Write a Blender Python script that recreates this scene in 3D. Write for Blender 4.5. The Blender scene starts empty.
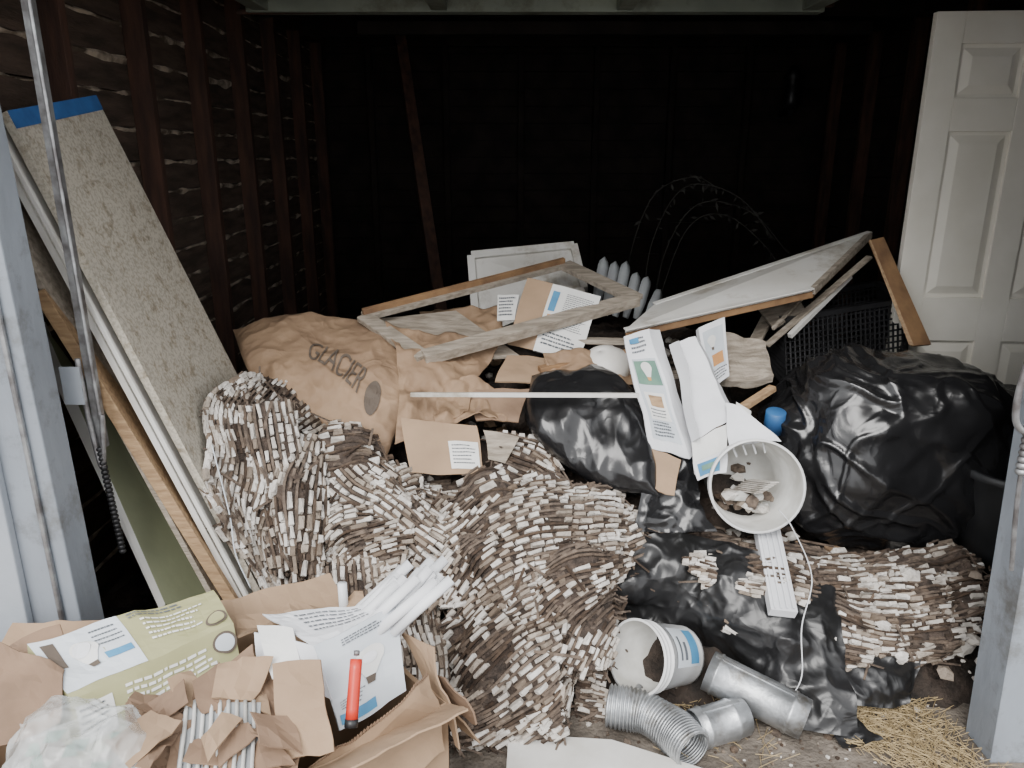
import bpy, math, random, bmesh
from mathutils import Vector, Matrix, noise
random.seed(7)
R=random.random
def U(a,b): return a+(b-a)*random.random()
# ---------------------------------------------------------------- materials
def mat(name,col,col2=None,rough=.7,scale=8,bump=.0,bscale=40,metal=0,spec=.5,stretch=(1,1,1),lo=.35,hi=.65,island=False,detail=6,coat=0,alpha=1,dirt=None,crinkle=0,csc=(9,24)):
    m=bpy.data.materials.new(name); m.use_nodes=True
    nt=m.node_tree; b=nt.nodes['Principled BSDF']
    b.inputs['Roughness'].default_value=rough; b.inputs['Metallic'].default_value=metal
    b.inputs['Specular IOR Level'].default_value=spec
    b.inputs['Coat Weight'].default_value=coat
    b.inputs['Alpha'].default_value=alpha
    if col2 is None: col2=tuple(c*.72 for c in col)
    tc=nt.nodes.new('ShaderNodeTexCoord'); mp=nt.nodes.new('ShaderNodeMapping'); mp.inputs['Scale'].default_value=stretch
    nt.links.new(tc.outputs['Object'],mp.inputs[0])
    n=nt.nodes.new('ShaderNodeTexNoise'); n.inputs['Scale'].default_value=scale; n.inputs['Detail'].default_value=detail
    nt.links.new(mp.outputs[0],n.inputs['Vector'])
    r=nt.nodes.new('ShaderNodeValToRGB'); r.color_ramp.elements[0].position=lo; r.color_ramp.elements[1].position=hi
    r.color_ramp.elements[0].color=(*col2,1); r.color_ramp.elements[1].color=(*col,1)
    nt.links.new(n.outputs['Fac'],r.inputs[0]); out=r.outputs[0]
    def mul(a,bk):
        mx=nt.nodes.new('ShaderNodeMix'); mx.data_type='RGBA'; mx.blend_type='MULTIPLY'; mx.inputs[0].default_value=1
        nt.links.new(a,mx.inputs[6]); nt.links.new(bk,mx.inputs[7]); return mx.outputs[2]
    if island:
        g=nt.nodes.new('ShaderNodeNewGeometry'); r2=nt.nodes.new('ShaderNodeValToRGB')
        e=r2.color_ramp.elements; e[0].position=0; e[0].color=(.26,.20,.155,1); e[1].position=.6; e[1].color=(1,1,1,1)
        x=e.new(.22); x.color=(.62,.56,.50,1)
        nt.links.new(g.outputs['Random Per Island'],r2.inputs[0]); out=mul(out,r2.outputs[0])
    if dirt:
        n3=nt.nodes.new('ShaderNodeTexNoise'); n3.inputs['Scale'].default_value=dirt; n3.inputs['Detail'].default_value=10; n3.inputs['Roughness'].default_value=.7
        nt.links.new(tc.outputs['Object'],n3.inputs['Vector'])
        r3=nt.nodes.new('ShaderNodeValToRGB'); r3.color_ramp.elements[0].position=.34; r3.color_ramp.elements[0].color=(.55,.50,.43,1); r3.color_ramp.elements[1].position=.48; r3.color_ramp.elements[1].color=(1,1,1,1)
        nt.links.new(n3.outputs['Fac'],r3.inputs[0]); out=mul(out,r3.outputs[0])
    nt.links.new(out,b.inputs['Base Color'])
    nrm=None
    if bump>0:
        n2=nt.nodes.new('ShaderNodeTexNoise'); n2.inputs['Scale'].default_value=bscale; n2.inputs['Detail'].default_value=8
        nt.links.new(mp.outputs[0],n2.inputs['Vector'])
        bp=nt.nodes.new('ShaderNodeBump'); bp.inputs['Strength'].default_value=bump; bp.inputs['Distance'].default_value=.02
        nt.links.new(n2.outputs['Fac'],bp.inputs['Height']); nrm=bp.outputs[0]
    if crinkle>0:
        nw=nt.nodes.new('ShaderNodeTexNoise'); nw.inputs['Scale'].default_value=5; nt.links.new(tc.outputs['Object'],nw.inputs['Vector'])
        ad=nt.nodes.new('ShaderNodeVectorMath'); ad.operation='MULTIPLY_ADD'; ad.inputs[1].default_value=(.35,.35,.35)
        nt.links.new(nw.outputs['Color'],ad.inputs[0]); nt.links.new(tc.outputs['Object'],ad.inputs[2])
        for sc,st in ((csc[0],crinkle),(csc[1],crinkle*.6)):
            vo=nt.nodes.new('ShaderNodeTexVoronoi'); vo.inputs['Scale'].default_value=sc; nt.links.new(ad.outputs[0],vo.inputs['Vector'])
            b2=nt.nodes.new('ShaderNodeBump'); b2.inputs['Strength'].default_value=st; b2.inputs['Distance'].default_value=.25/sc
            nt.links.new(vo.outputs['Distance'],b2.inputs['Height'])
            if nrm: nt.links.new(nrm,b2.inputs['Normal'])
            nrm=b2.outputs[0]
    if nrm: nt.links.new(nrm,b.inputs['Normal'])
    return m
M={}
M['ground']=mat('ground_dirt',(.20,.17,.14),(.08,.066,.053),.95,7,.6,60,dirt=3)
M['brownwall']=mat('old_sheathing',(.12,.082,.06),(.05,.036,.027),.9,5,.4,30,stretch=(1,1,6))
M['mortar']=mat('chinking',(.62,.52,.41),(.12,.09,.065),.95,9,.6,40,lo=.42,hi=.60)
M['stud']=mat('stud_wood',(.10,.048,.032),(.045,.025,.019),.85,6,.3,50,stretch=(4,4,.6))
M['dark']=mat('dark_void',(.014,.012,.011),(.007,.006,.006),.95,6)
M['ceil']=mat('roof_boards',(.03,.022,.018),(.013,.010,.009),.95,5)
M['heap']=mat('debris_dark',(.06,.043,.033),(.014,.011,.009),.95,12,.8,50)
M['bluegrey']=mat('blue_grey_paint',(.27,.30,.34),(.19,.21,.24),.6,4,.15,30,stretch=(1,1,.4),dirt=5)
M['bluegrey2']=mat('blue_grey_light',(.36,.39,.43),(.30,.33,.37),.6,4,.1,30)
M['green']=mat('grey_green_paint',(.25,.28,.23),(.16,.18,.15),.7,3,.1,30,dirt=4)
M['greenpanel']=mat('pale_green_panel',(.26,.28,.17),(.19,.20,.13),.55,4,.1,20)
M['steel']=mat('track_steel',(.40,.41,.42),(.16,.15,.15),.45,20,.1,60,metal=.7)
M['galv']=mat('galvanised',(.58,.60,.62),(.32,.33,.34),.40,14,.2,25,metal=.8,dirt=12)
M['speck']=mat('speckled_laminate',(.50,.46,.385),(.35,.32,.265),.6,110,.1,60,lo=.40,hi=.56,dirt=24)
M['bluetape']=mat('blue_tape',(.04,.14,.38),(.03,.10,.28),.6,20)
M['whitelam']=mat('white_laminate',(.72,.71,.68),(.60,.58,.54),.5,9,.05,20)
M['panelwhite']=mat('grubby_white_panel',(.70,.69,.66),(.58,.56,.52),.5,5,.05,20,dirt=3.5)
M['wood']=mat('raw_wood',(.42,.28,.155),(.26,.165,.09),.7,14,.2,40,stretch=(1,6,6))
M['oldwood']=mat('weathered_wood',(.38,.33,.27),(.22,.185,.145),.8,12,.3,40,stretch=(1,5,5))
M['ply']=mat('plywood_edge',(.30,.175,.085),(.17,.095,.05),.75,12,.2,40)
M['kraft']=mat('kraft_paper',(.31,.205,.125),(.24,.155,.095),.75,7,.3,14,crinkle=.5,csc=(6,15))
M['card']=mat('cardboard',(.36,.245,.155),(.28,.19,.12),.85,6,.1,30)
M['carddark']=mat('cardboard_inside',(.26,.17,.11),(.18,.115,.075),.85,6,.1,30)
M['print']=mat('print_grey',(.11,.085,.065),(.09,.07,.055),.8,20)
M['ink']=mat('ink',(.11,.12,.14),(.08,.09,.10),.8,20)
M['orange']=mat('print_orange',(.55,.28,.10),(.45,.20,.07),.7,20)
M['white']=mat('white_card',(.76,.77,.80),(.66,.67,.70),.55,5,.03,30)
M['label']=mat('label_white',(.76,.76,.74),(.66,.66,.64),.6,8)
M['lblgreen']=mat('label_green',(.17,.30,.22),(.10,.20,.16),.6,12)
M['lblblue']=mat('label_blue',(.07,.27,.46),(.05,.18,.34),.6,12)
M['olive']=mat('olive_card',(.36,.35,.18),(.31,.30,.15),.6,5)
M['pale']=mat('pale_blue_card',(.60,.64,.68),(.48,.52,.56),.6,4)
M['door']=mat('door_paint',(.84,.81,.73),(.72,.69,.60),.55,3,.03,20)
M['plaster']=mat('plaster_keys',(.70,.67,.63),(.44,.41,.37),.9,16,.5,70,island=True)
M['lath']=mat('lath_brown',(.10,.072,.056),(.035,.026,.021),.95,30,.8,90)
M['lathstrand']=mat('lath_strand',(.17,.128,.098),(.07,.053,.042),.95,40,.4,90,island=True)
M['blackbag']=mat('black_plastic',(.014,.014,.015),(.010,.010,.011),.25,6,.10,5,spec=.7,crinkle=.20,csc=(5,16))
M['blackbag2']=mat('black_film',(.016,.016,.017),(.010,.010,.010),.32,6,.10,12,spec=.55,crinkle=.30,csc=(8,22))
M['bucket']=mat('bucket_plastic',(.76,.77,.78),(.64,.64,.63),.45,6,.03,20)
M['bucketin']=mat('bucket_inside',(.62,.62,.60),(.42,.41,.38),.6,9,.05,20)
M['slat']=mat('blind_slat',(.76,.77,.79),(.64,.65,.67),.45,8)
M['blade']=mat('grey_blade',(.36,.38,.39),(.26,.27,.28),.5,8)
M['red']=mat('red_plastic',(.60,.04,.02),(.50,.03,.015),.35,8)
M['blackp']=mat('black_plastic_hard',(.018,.018,.02),(.012,.012,.013),.4,8)
M['clear']=mat('clear_film',(.80,.83,.83),(.65,.68,.68),.12,12,.3,20,alpha=.38,spec=1.0,crinkle=.8,csc=(12,34))
M['straw']=mat('straw',(.42,.32,.17),(.23,.17,.09),.8,60)
M['twig']=mat('dry_twig',(.045,.042,.036),(.022,.020,.018),.9,20)
M['bin']=mat('grey_bin',(.045,.047,.05),(.025,.026,.028),.5,8)
M['blue']=mat('blue_can',(.04,.16,.38),(.03,.1,.26),.5,8)
# ---------------------------------------------------------------- builder
def cr(p0,p1,p2,p3,t):
    return .5*((2*p1)+(p2-p0)*t+(2*p0-5*p1+4*p2-p3)*t*t+(3*p1-p0-3*p2+p3)*t*t*t)
def spl(P,u):
    n=len(P)-1; x=min(max(u,0),1)*n; i=min(int(x),n-1); t=x-i
    a=P[i-1] if i>0 else P[0]*2-P[1]; d=P[i+2] if i+2<=n else P[n]*2-P[n-1]
    return cr(a,P[i],P[i+1],d,t)
def net(s): # rows separated by '/', points by ',' ; centimetres
    return [[Vector([float(q)/100 for q in p.split()]) for p in row.split(',')] for row in s.split('/')]
def S(nt,u,v): return spl([spl(r,u) for r in nt],v)
def ridg(p): return 1-2*abs(noise.noise(p))
def ppt(nt,u,v,amp=.02,fr=6,rid=0,rfr=8,aniso=(1,1,1),thick=0,sd=0,off=0):
    p=S(nt,u,v); e=.004; tu=S(nt,min(u+e,1),v)-S(nt,max(u-e,0),v); tv=S(nt,u,min(v+e,1))-S(nt,u,max(v-e,0))
    n=tu.cross(tv)
    if n.length<1e-9: n=Vector((0,-.5,.8))
    n.normalize()
    if n.dot(Vector((0,-1,1)))<0:n=-n
    q=Vector((p.x*aniso[0],p.y*aniso[1],p.z*aniso[2]))+Vector((sd,0,0))
    d=amp*noise.noise(q*fr)+amp*.5*noise.noise(q*fr*2.3)+rid*ridg(q*rfr)+rid*.5*ridg(q*rfr*2.1)+rid*.22*ridg(q*rfr*4.3)
    if thick: d+=thick*(max(0,1-(2*u-1)**4)*max(0,1-(2*v-1)**4))**.5
    return p+n*(d+off)
class O:
    def __init__(s,name,bevel=0): s.name=name; s.v=[]; s.f=[]; s.m=[]; s.sm=[]; s.ms=[]; s.bev=bevel
    def add(s,vs,fs,m,smooth=False):
        k=len(s.v); s.v+= [tuple(x) for x in vs]
        if m not in s.ms: s.ms.append(m)
        mi=s.ms.index(m)
        for f in fs: s.f.append([i+k for i in f]); s.m.append(mi); s.sm.append(smooth)
    def hexa(s,a,b,m):
        s.add(list(a)+list(b),[(3,2,1,0),(4,5,6,7),(0,1,5,4),(1,2,6,5),(2,3,7,6),(3,0,4,7)],m)
    def box(s,lo,hi,m):
        x0,y0,z0=lo;x1,y1,z1=hi
        s.hexa([(x0,y0,z0),(x1,y0,z0),(x1,y1,z0),(x0,y1,z0)],[(x0,y0,z1),(x1,y0,z1),(x1,y1,z1),(x0,y1,z1)],m)
    def slab(s,c,t,m,n=None):
        c=[Vector(x) for x in c]
        if n is None:
            n=(c[2]-c[0]).cross(c[3]-c[1]).normalized()
            if n.dot(Vector((0,-1,1)))<0: n=-n
        n=Vector(n).normalized()
        s.hexa([x-n*t for x in c],c,m); return n
    def beam(s,p0,p1,w,h,m,up=(0,0,1)):
        p0=Vector(p0);p1=Vector(p1);d=(p1-p0).normalized();up=Vector(up)
        sd=d.cross(up)
        if sd.length<1e-3: sd=d.cross(Vector((1,0,0)))
        sd.normalize(); u2=sd.cross(d).normalized()
        q=lambda p:[p-sd*w/2-u2*h/2,p+sd*w/2-u2*h/2,p+sd*w/2+u2*h/2,p-sd*w/2+u2*h/2]
        s.hexa(q(p0),q(p1),m)
    def frame(s,c,w,t,m):
        c=[Vector(x) for x in c]; n=(c[2]-c[0]).cross(c[3]-c[1]).normalized()
        for i in range(4):
            a=c[i];b=c[(i+1)%4]; s.beam(a,b,w,t,m,up=n)
    def tube(s,P,r,m,seg=10,n=24,cap=True,rf=None):
        P=[Vector(p) for p in P]
        pts=[spl(P,i/n) for i in range(n+1)] if len(P)>2 else [P[0].lerp(P[1],i/n) for i in range(n+1)]
        vs=[];fs=[]; prev=None
        for i,p in enumerate(pts):
            d=(pts[min(i+1,n)]-pts[max(i-1,0)]).normalized()
            if prev is None:
                a=d.cross(Vector((0,0,1)))
                if a.length<.05: a=d.cross(Vector((1,0,0)))
            else: a=prev-d*prev.dot(d)
            a.normalize(); prev=a; b=d.cross(a)
            rr=r if rf is None else rf(i/n)
            for k in range(seg):
                th=2*math.pi*k/seg; vs.append(p+(a*math.cos(th)+b*math.sin(th))*rr)
        for i in range(n):
            for k in range(seg):
                k2=(k+1)%seg; fs.append((i*seg+k,i*seg+k2,(i+1)*seg+k2,(i+1)*seg+k))
        if cap: fs+= [tuple(range(seg))[::-1],tuple(n*seg+k for k in range(seg))]
        s.add(vs,fs,m,True)
    def lathe(s,o,ax,prof,m,seg=48,sx=1.0):
        o=Vector(o);ax=Vector(ax).normalized(); a=ax.cross(Vector((0,0,1)))
        if a.length<.05: a=Vector((1,0,0))
        a.normalize(); b=ax.cross(a); vs=[];fs=[]
        for r,h in prof:
            for k in range(seg):
                th=2*math.pi*k/seg; vs.append(o+ax*h+(a*math.cos(th)*sx+b*math.sin(th))*max(r,.0003))
        for i in range(len(prof)-1):
            for k in range(seg):
                k2=(k+1)%seg; fs.append((i*seg+k,i*seg+k2,(i+1)*seg+k2,(i+1)*seg+k))
        s.add(vs,fs,m,True)
    def patch(s,nt,nu,nv,m,smooth=True,**k):
        vs=[ppt(nt,i/nu,j/nv,**k) for j in range(nv+1) for i in range(nu+1)]; w=nu+1
        s.add(vs,[(j*w+i,j*w+i+1,(j+1)*w+i+1,(j+1)*w+i) for j in range(nv) for i in range(nu)],m,smooth)
    def pillow(s,nt,nu,nv,m,thick=.05,**k):
        s.patch(nt,nu,nv,m,thick=thick,**k)
        kk=dict(k); kk['amp']=0;kk['rid']=0
        s.patch(nt,nu//2,nv//2,m,thick=-thick*.5,**kk)
    def lines(s,c,rows,m,a=(.08,.92),b=(.1,.9),fill=.45,off=.002):
        c=[Vector(x) for x in c]; n=(c[2]-c[0]).cross(c[3]-c[1]).normalized()
        if n.dot(Vector((0,-1,1)))<0:n=-n
        Q=lambda u,v:(c[0].lerp(c[1],u)).lerp(c[3].lerp(c[2],u),v)+n*off
        for r in range(rows):
            v0=b[0]+(b[1]-b[0])*r/rows; v1=v0+(b[1]-b[0])/rows*fill
            u=a[0]; end=a[1]-R()*.25*(a[1]-a[0])
            while u<end:
                w=U(.03,.12)*(a[1]-a[0]); u1=min(u+w,end)
                s.add([Q(u,v0),Q(u1,v0),Q(u1,v1),Q(u,v1)],[(0,1,2,3)],m); u=u1+.02*(a[1]-a[0])
    def sub(s,c,a,b,m,off=.0015):
        c=[Vector(x) for x in c]; n=(c[2]-c[0]).cross(c[3]-c[1]).normalized()
        if n.dot(Vector((0,-1,1)))<0:n=-n
        Q=lambda u,v:(c[0].lerp(c[1],u)).lerp(c[3].lerp(c[2],u),v)+n*off
        q=[Q(a[0],b[0]),Q(a[1],b[0]),Q(a[1],b[1]),Q(a[0],b[1])]; s.add(q,[(0,1,2,3)],m); return q
    def poly(s,c,pts,m,off=.003):
        c=[Vector(x) for x in c]; n=(c[2]-c[0]).cross(c[3]-c[1]).normalized()
        if n.dot(Vector((0,-1,1)))<0:n=-n
        s.add([(c[0].lerp(c[1],u)).lerp(c[3].lerp(c[2],u),v)+n*off for u,v in pts],[tuple(range(len(pts)))],m)
    def bulb(s,c,u,v,w,h,m,m2,off=.004): # printed light-bulb picture
        pts=[(u+w*math.cos(math.radians(a)),v+h*.5*math.sin(math.radians(a))) for a in range(140,401,20)]
        s.poly(c,pts+[(u+w*.35,v+h*.85),(u-w*.35,v+h*.85)],m,off)
        s.poly(c,[(u-w*.35,v+h*.85),(u+w*.35,v+h*.85),(u+w*.25,v+h*1.2),(u-w*.25,v+h*1.2)],m2,off)
    def disc(s,c,uv,r,m,off=.0025,asp=1):
        c=[Vector(x) for x in c]; n=(c[2]-c[0]).cross(c[3]-c[1]).normalized()
        if n.dot(Vector((0,-1,1)))<0:n=-n
        ce=(c[0].lerp(c[1],uv[0])).lerp(c[3].lerp(c[2],uv[0]),uv[1])+n*off
        a=(c[1]-c[0]).normalized(); b=n.cross(a)
        s.add([ce+a*r*math.cos(t*math.pi/12)+b*r*asp*math.sin(t*math.pi/12) for t in range(24)],[tuple(range(24))],m)
    def done(s,solid=0,crumple=0,cf=7):
        me=bpy.data.meshes.new(s.name); me.from_pydata(s.v,[],s.f)
        for m in s.ms: me.materials.append(M[m])
        me.polygons.foreach_set('material_index',s.m); me.polygons.foreach_set('use_smooth',s.sm); me.update()
        if crumple:
            bm=bmesh.new(); bm.from_mesh(me)
            for _ in range(4):
                ed=[e for e in bm.edges if e.calc_length()>.03]
                if ed: bmesh.ops.subdivide_edges(bm,edges=ed,cuts=1,use_grid_fill=True)
            for v in bm.verts:
                q=v.co*cf; v.co+=Vector((noise.noise(q),noise.noise(q+Vector((5,0,0))),noise.noise(q+Vector((0,9,0)))))*crumple+Vector((0,0,1))*crumple*.5*(ridg(q*1.7)-.5)
            bm.to_mesh(me); bm.free()
        ob=bpy.data.objects.new(s.name,me); bpy.context.scene.collection.objects.link(ob)
        if solid:
            md=ob.modifiers.new('solid','SOLIDIFY'); md.thickness=solid; md.offset=0
        if s.bev and not crumple:
            md=ob.modifiers.new('bev','BEVEL'); md.width=s.bev; md.segments=2; md.limit_method='ANGLE'
        return ob
# ---------------------------------------------------------------- room shell
o=O('ground'); o.box((-9,-6,-.1),(9,10,0),'ground'); o.done()
XL,XR,YB,ZC=-1.45,2.45,6.5,2.5
def plankwall(name,a,b,nrm,chink=True,top=ZC):
    a=Vector(a);b=Vector(b);n=Vector(nrm);o=O(name)
    L=(b-a).length; d=(b-a)/L; z=0
    while z<top:
        h=.125; t0=U(0,.006)
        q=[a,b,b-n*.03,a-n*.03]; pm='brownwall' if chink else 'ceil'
        o.hexa([p+n*t0+Vector((0,0,z)) for p in q],[p+n*t0+Vector((0,0,min(z+h,top))) for p in q],pm)
        if chink:
            K=int(L/.03); vs=[];fs=[]
            for k in range(K+1):
                p=a+d*(L*k/K); w=.006+.03*max(0,noise.noise(Vector((k*.21,z*9,2)))+.15); e=.006+.014*abs(noise.noise(Vector((k*.4,z*7,6))))
                zc=z+h+.014*noise.noise(Vector((k*.15,z*3,8)))
                vs+= [p+Vector((0,0,zc-w)),p+n*e+Vector((0,0,zc)),p+Vector((0,0,zc+w*.6))]
            for k in range(K): i=k*3; fs+= [(i,i+3,i+4,i+1),(i+1,i+4,i+5,i+2)]
            o.add(vs,fs,'mortar')
        z+=h+.006
    q=[a-n*.03-d*.15,b-n*.03+d*.15,b-n*.12+d*.15,a-n*.12-d*.15]
    o.hexa([p for p in q],[p+Vector((0,0,top+.05)) for p in q],'dark')
    return o.done()
plankwall('wall_left',(XL-.09,1.90,0),(XL-.09,YB,0),(1,0,0))
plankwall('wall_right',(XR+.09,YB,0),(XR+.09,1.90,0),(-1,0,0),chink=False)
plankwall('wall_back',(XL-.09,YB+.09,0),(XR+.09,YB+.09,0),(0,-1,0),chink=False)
o=O('ceiling'); o.box((XL-.25,1.9,ZC),(XR+.25,YB+.25,ZC+.08),'ceil'); o.done()
o=O('wall_studs',.003)
y=2.1
while y<YB:
    o.box((XL-.085,y,0),(XL,y+.045,ZC-.1),'stud'); o.box((XR,y,0),(XR+.085,y+.045,ZC-.1),'stud'); y+=.60
x=XL+.3
while x<XR:
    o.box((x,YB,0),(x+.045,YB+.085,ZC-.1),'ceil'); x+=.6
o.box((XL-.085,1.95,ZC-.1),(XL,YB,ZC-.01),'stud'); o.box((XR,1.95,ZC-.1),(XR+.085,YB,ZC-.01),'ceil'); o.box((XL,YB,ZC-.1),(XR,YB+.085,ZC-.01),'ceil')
o.done()
o=O('ceiling_joists',.003)
for y in (2.6,3.4,4.2,5.0,5.8): o.box((XL-.08,y,ZC-.12),(XR+.08,y+.045,ZC-.002),'ceil')
o.beam((-.9,4.9,2.30),(2.1,4.9,2.30),.05,.07,'ceil'); o.done()
o=O('wall_front',.004); o.box((-4,1.74,0),(-1.25,1.86,2.75),'bluegrey2'); o.done()
o=O('wall_front',.004); o.box((1.44,1.76,0),(4.2,1.88,2.75),'bluegrey2'); o.done()
o=O('wall_header',.004); o.box((-1.25,1.74,2.3),(1.44,1.88,2.75),'bluegrey2'); o.done()
o=O('door_jamb',.004)
o.hexa([(-1.32,1.70,0),(-1.085,1.70,0),(-1.085,1.80,0),(-1.32,1.80,0)],[(-1.32,1.70,2.3),(-1.14,1.70,2.3),(-1.14,1.80,2.3),(-1.32,1.80,2.3)],'bluegrey')
o.box((-1.40,1.675,0),(-1.215,1.70,2.3),'bluegrey2'); o.beam((-1.135,1.692,.2),(-1.16,1.692,2.2),.012,.012,'steel')
o.done()
o=O('door_jamb',.004)
o.hexa([(1.31,1.72,0),(1.52,1.72,0),(1.52,1.84,0),(1.31,1.84,0)],[(1.225,1.72,2.3),(1.52,1.72,2.3),(1.52,1.84,2.3),(1.225,1.84,2.3)],'bluegrey')
for i in range(14): o.lathe((1.225,1.71,.86+i*.016),(0,0,1),[(.012,0),(.015,.004),(.015,.010),(.012,.014)],'steel',12)
o.tube([(1.25,1.71,.60),(1.225,1.71,.85),(1.205,1.71,1.35)],.006,'steel'); o.box((1.195,1.69,1.06),(1.28,1.71,1.20),'bluegrey2')
o.tube([(1.25,1.71,.95),(1.18,1.70,1.0),(1.18,1.70,1.14),(1.22,1.70,1.24)],.008,'steel')
o.done()
o=O('overhead_garage_door',.004)
o.box((-1.15,1.95,2.24),(1.35,3.72,2.265),'green')
for x in (-1.12,-.35,.45,1.25): o.box((x,1.95,2.19),(x+.07,3.72,2.24),'green')
for y in (1.95,2.5,3.1,3.64): o.box((-1.15,y,2.185),(1.35,y+.08,2.24),'green')
o.beam((-1.2,3.68,2.19),(1.4,3.68,2.22),.02,.02,'stud'); o.done()
o=O('door_track',.001)
o.hexa([(-1.098,1.90,.85),(-1.080,1.90,.85),(-1.080,1.93,.85),(-1.098,1.93,.85)],[(-1.105,1.90,2.23),(-1.087,1.90,2.23),(-1.087,1.93,2.23),(-1.105,1.93,2.23)],'steel')
o.tube([(-1.065,1.89,.95),(-1.085,1.89,.80),(-1.10,1.89,.92),(-1.105,1.89,1.1)],.007,'steel')
o.tube([(-1.08,1.89,2.2),(-1.075,1.89,1.5),(-1.07,1.89,.9)],.005,'steel')
for i in range(24): o.lathe((-1.085+.0007*i,1.89,.86-i*.013),(0,0,-1),[(.006,0),(.0095,.003),(.0095,.009),(.006,.012)],'blackp',12)
o.slab([(-1.15,1.88,1.08),(-1.10,1.88,1.08),(-1.10,1.88,.98),(-1.15,1.88,.98)],.006,'bluegrey2')
o.done()
# ---------------------------------------------------------------- leaning panels
def ext(a,b,z):
    a=Vector(a);b=Vector(b);t=(z-a.z)/(b.z-a.z);return a+(b-a)*t
tl,tr,br,bl=(-1.24,2.0,1.70),(-1.27,2.5,1.77),(-.81,2.6,.45),(-.72,2.0,.30)
o=O('speckled_countertop_panel',.002)
bl0=ext(tl,bl,.02);br0=ext(tr,br,.02)
o.slab([tl,tr,br0,bl0],.022,'speck',n=(.93,0,.36))
n=Vector((.93,0,.36)).normalized()*.0025
a=Vector(tl)+n;b=Vector(tr)+n;dn=(Vector(bl)-Vector(tl)).normalized()
o.slab([a,b,b+dn*.045,a+dn*.045],.002,'bluetape',n=(.93,0,.36)); o.done()
o=O('white_laminate_shelf',.0015)
q=[Vector(x)+Vector((-.035,-.03,-.03)) for x in (tl,tr,br0,bl0)]
o.slab(q,.018,'whitelam',n=(.93,0,.36)); o.beam(q[0]+Vector((.012,-.006,.02)),q[3]+Vector((.012,-.006,.02)),.012,.012,'whitelam',up=(0,1,0)); o.done()
o=O('white_laminate_shelf',.0015)
q=[Vector(x)+Vector((-.075,-.05,-.10)) for x in (tl,tr,br0,bl0)]
o.slab(q,.016,'oldwood',n=(.93,0,.36)); o.done()
o=O('wood_plank',.002)
o.slab([(-1.19,1.94,1.27),(-1.24,2.14,1.27),(-.70,2.14,.02),(-.64,1.94,.02)],.035,'wood',n=(.93,0,.36)); o.done()
o=O('green_panel',.002)
o.slab([(-1.34,2.15,1.14),(-1.12,2.16,.72),(-.90,2.10,.20),(-1.02,1.98,.33)],.015,'greenpanel')
o.slab([(-1.34,2.15,1.14),(-1.02,1.98,.33),(-1.03,1.97,.30),(-1.36,2.14,1.08)],.02,'whitelam'); o.done()
# ---------------------------------------------------------------- debris mound
prof=[(1.9,-.05),(2.0,.03),(2.1,.11),(2.3,.26),(2.5,.44),(2.7,.59),(3.0,.74),(3.4,.80),(3.8,.76),(4.4,.35),(5.0,-.05)]
def H(x,y):
    z=-.05
    for (a,za),(b,zb) in zip(prof,prof[1:]):
        if a<=y<=b: z=za+(zb-za)*(y-a)/(b-a)
    if x>.85:
        k=min(1,(x-.85)/.2); cap=.22+max(0,(y-3.1))*.3; z=z*(1-k)+min(z,cap)*k
    if x<-.85:
        k=min(1,(-.85-x)/.35); z=z*(1-k)+min(z,.1)*k
    if x>1.9: z*=max(0,1-(x-1.9)/.4)
    return z
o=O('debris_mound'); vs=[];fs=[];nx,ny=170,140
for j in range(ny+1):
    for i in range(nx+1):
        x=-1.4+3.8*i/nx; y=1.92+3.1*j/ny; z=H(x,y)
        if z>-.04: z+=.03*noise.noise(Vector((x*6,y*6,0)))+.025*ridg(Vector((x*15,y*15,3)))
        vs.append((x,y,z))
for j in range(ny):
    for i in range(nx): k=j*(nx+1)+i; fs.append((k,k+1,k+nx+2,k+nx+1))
o.add(vs,fs,'heap'); o.done()
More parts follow.
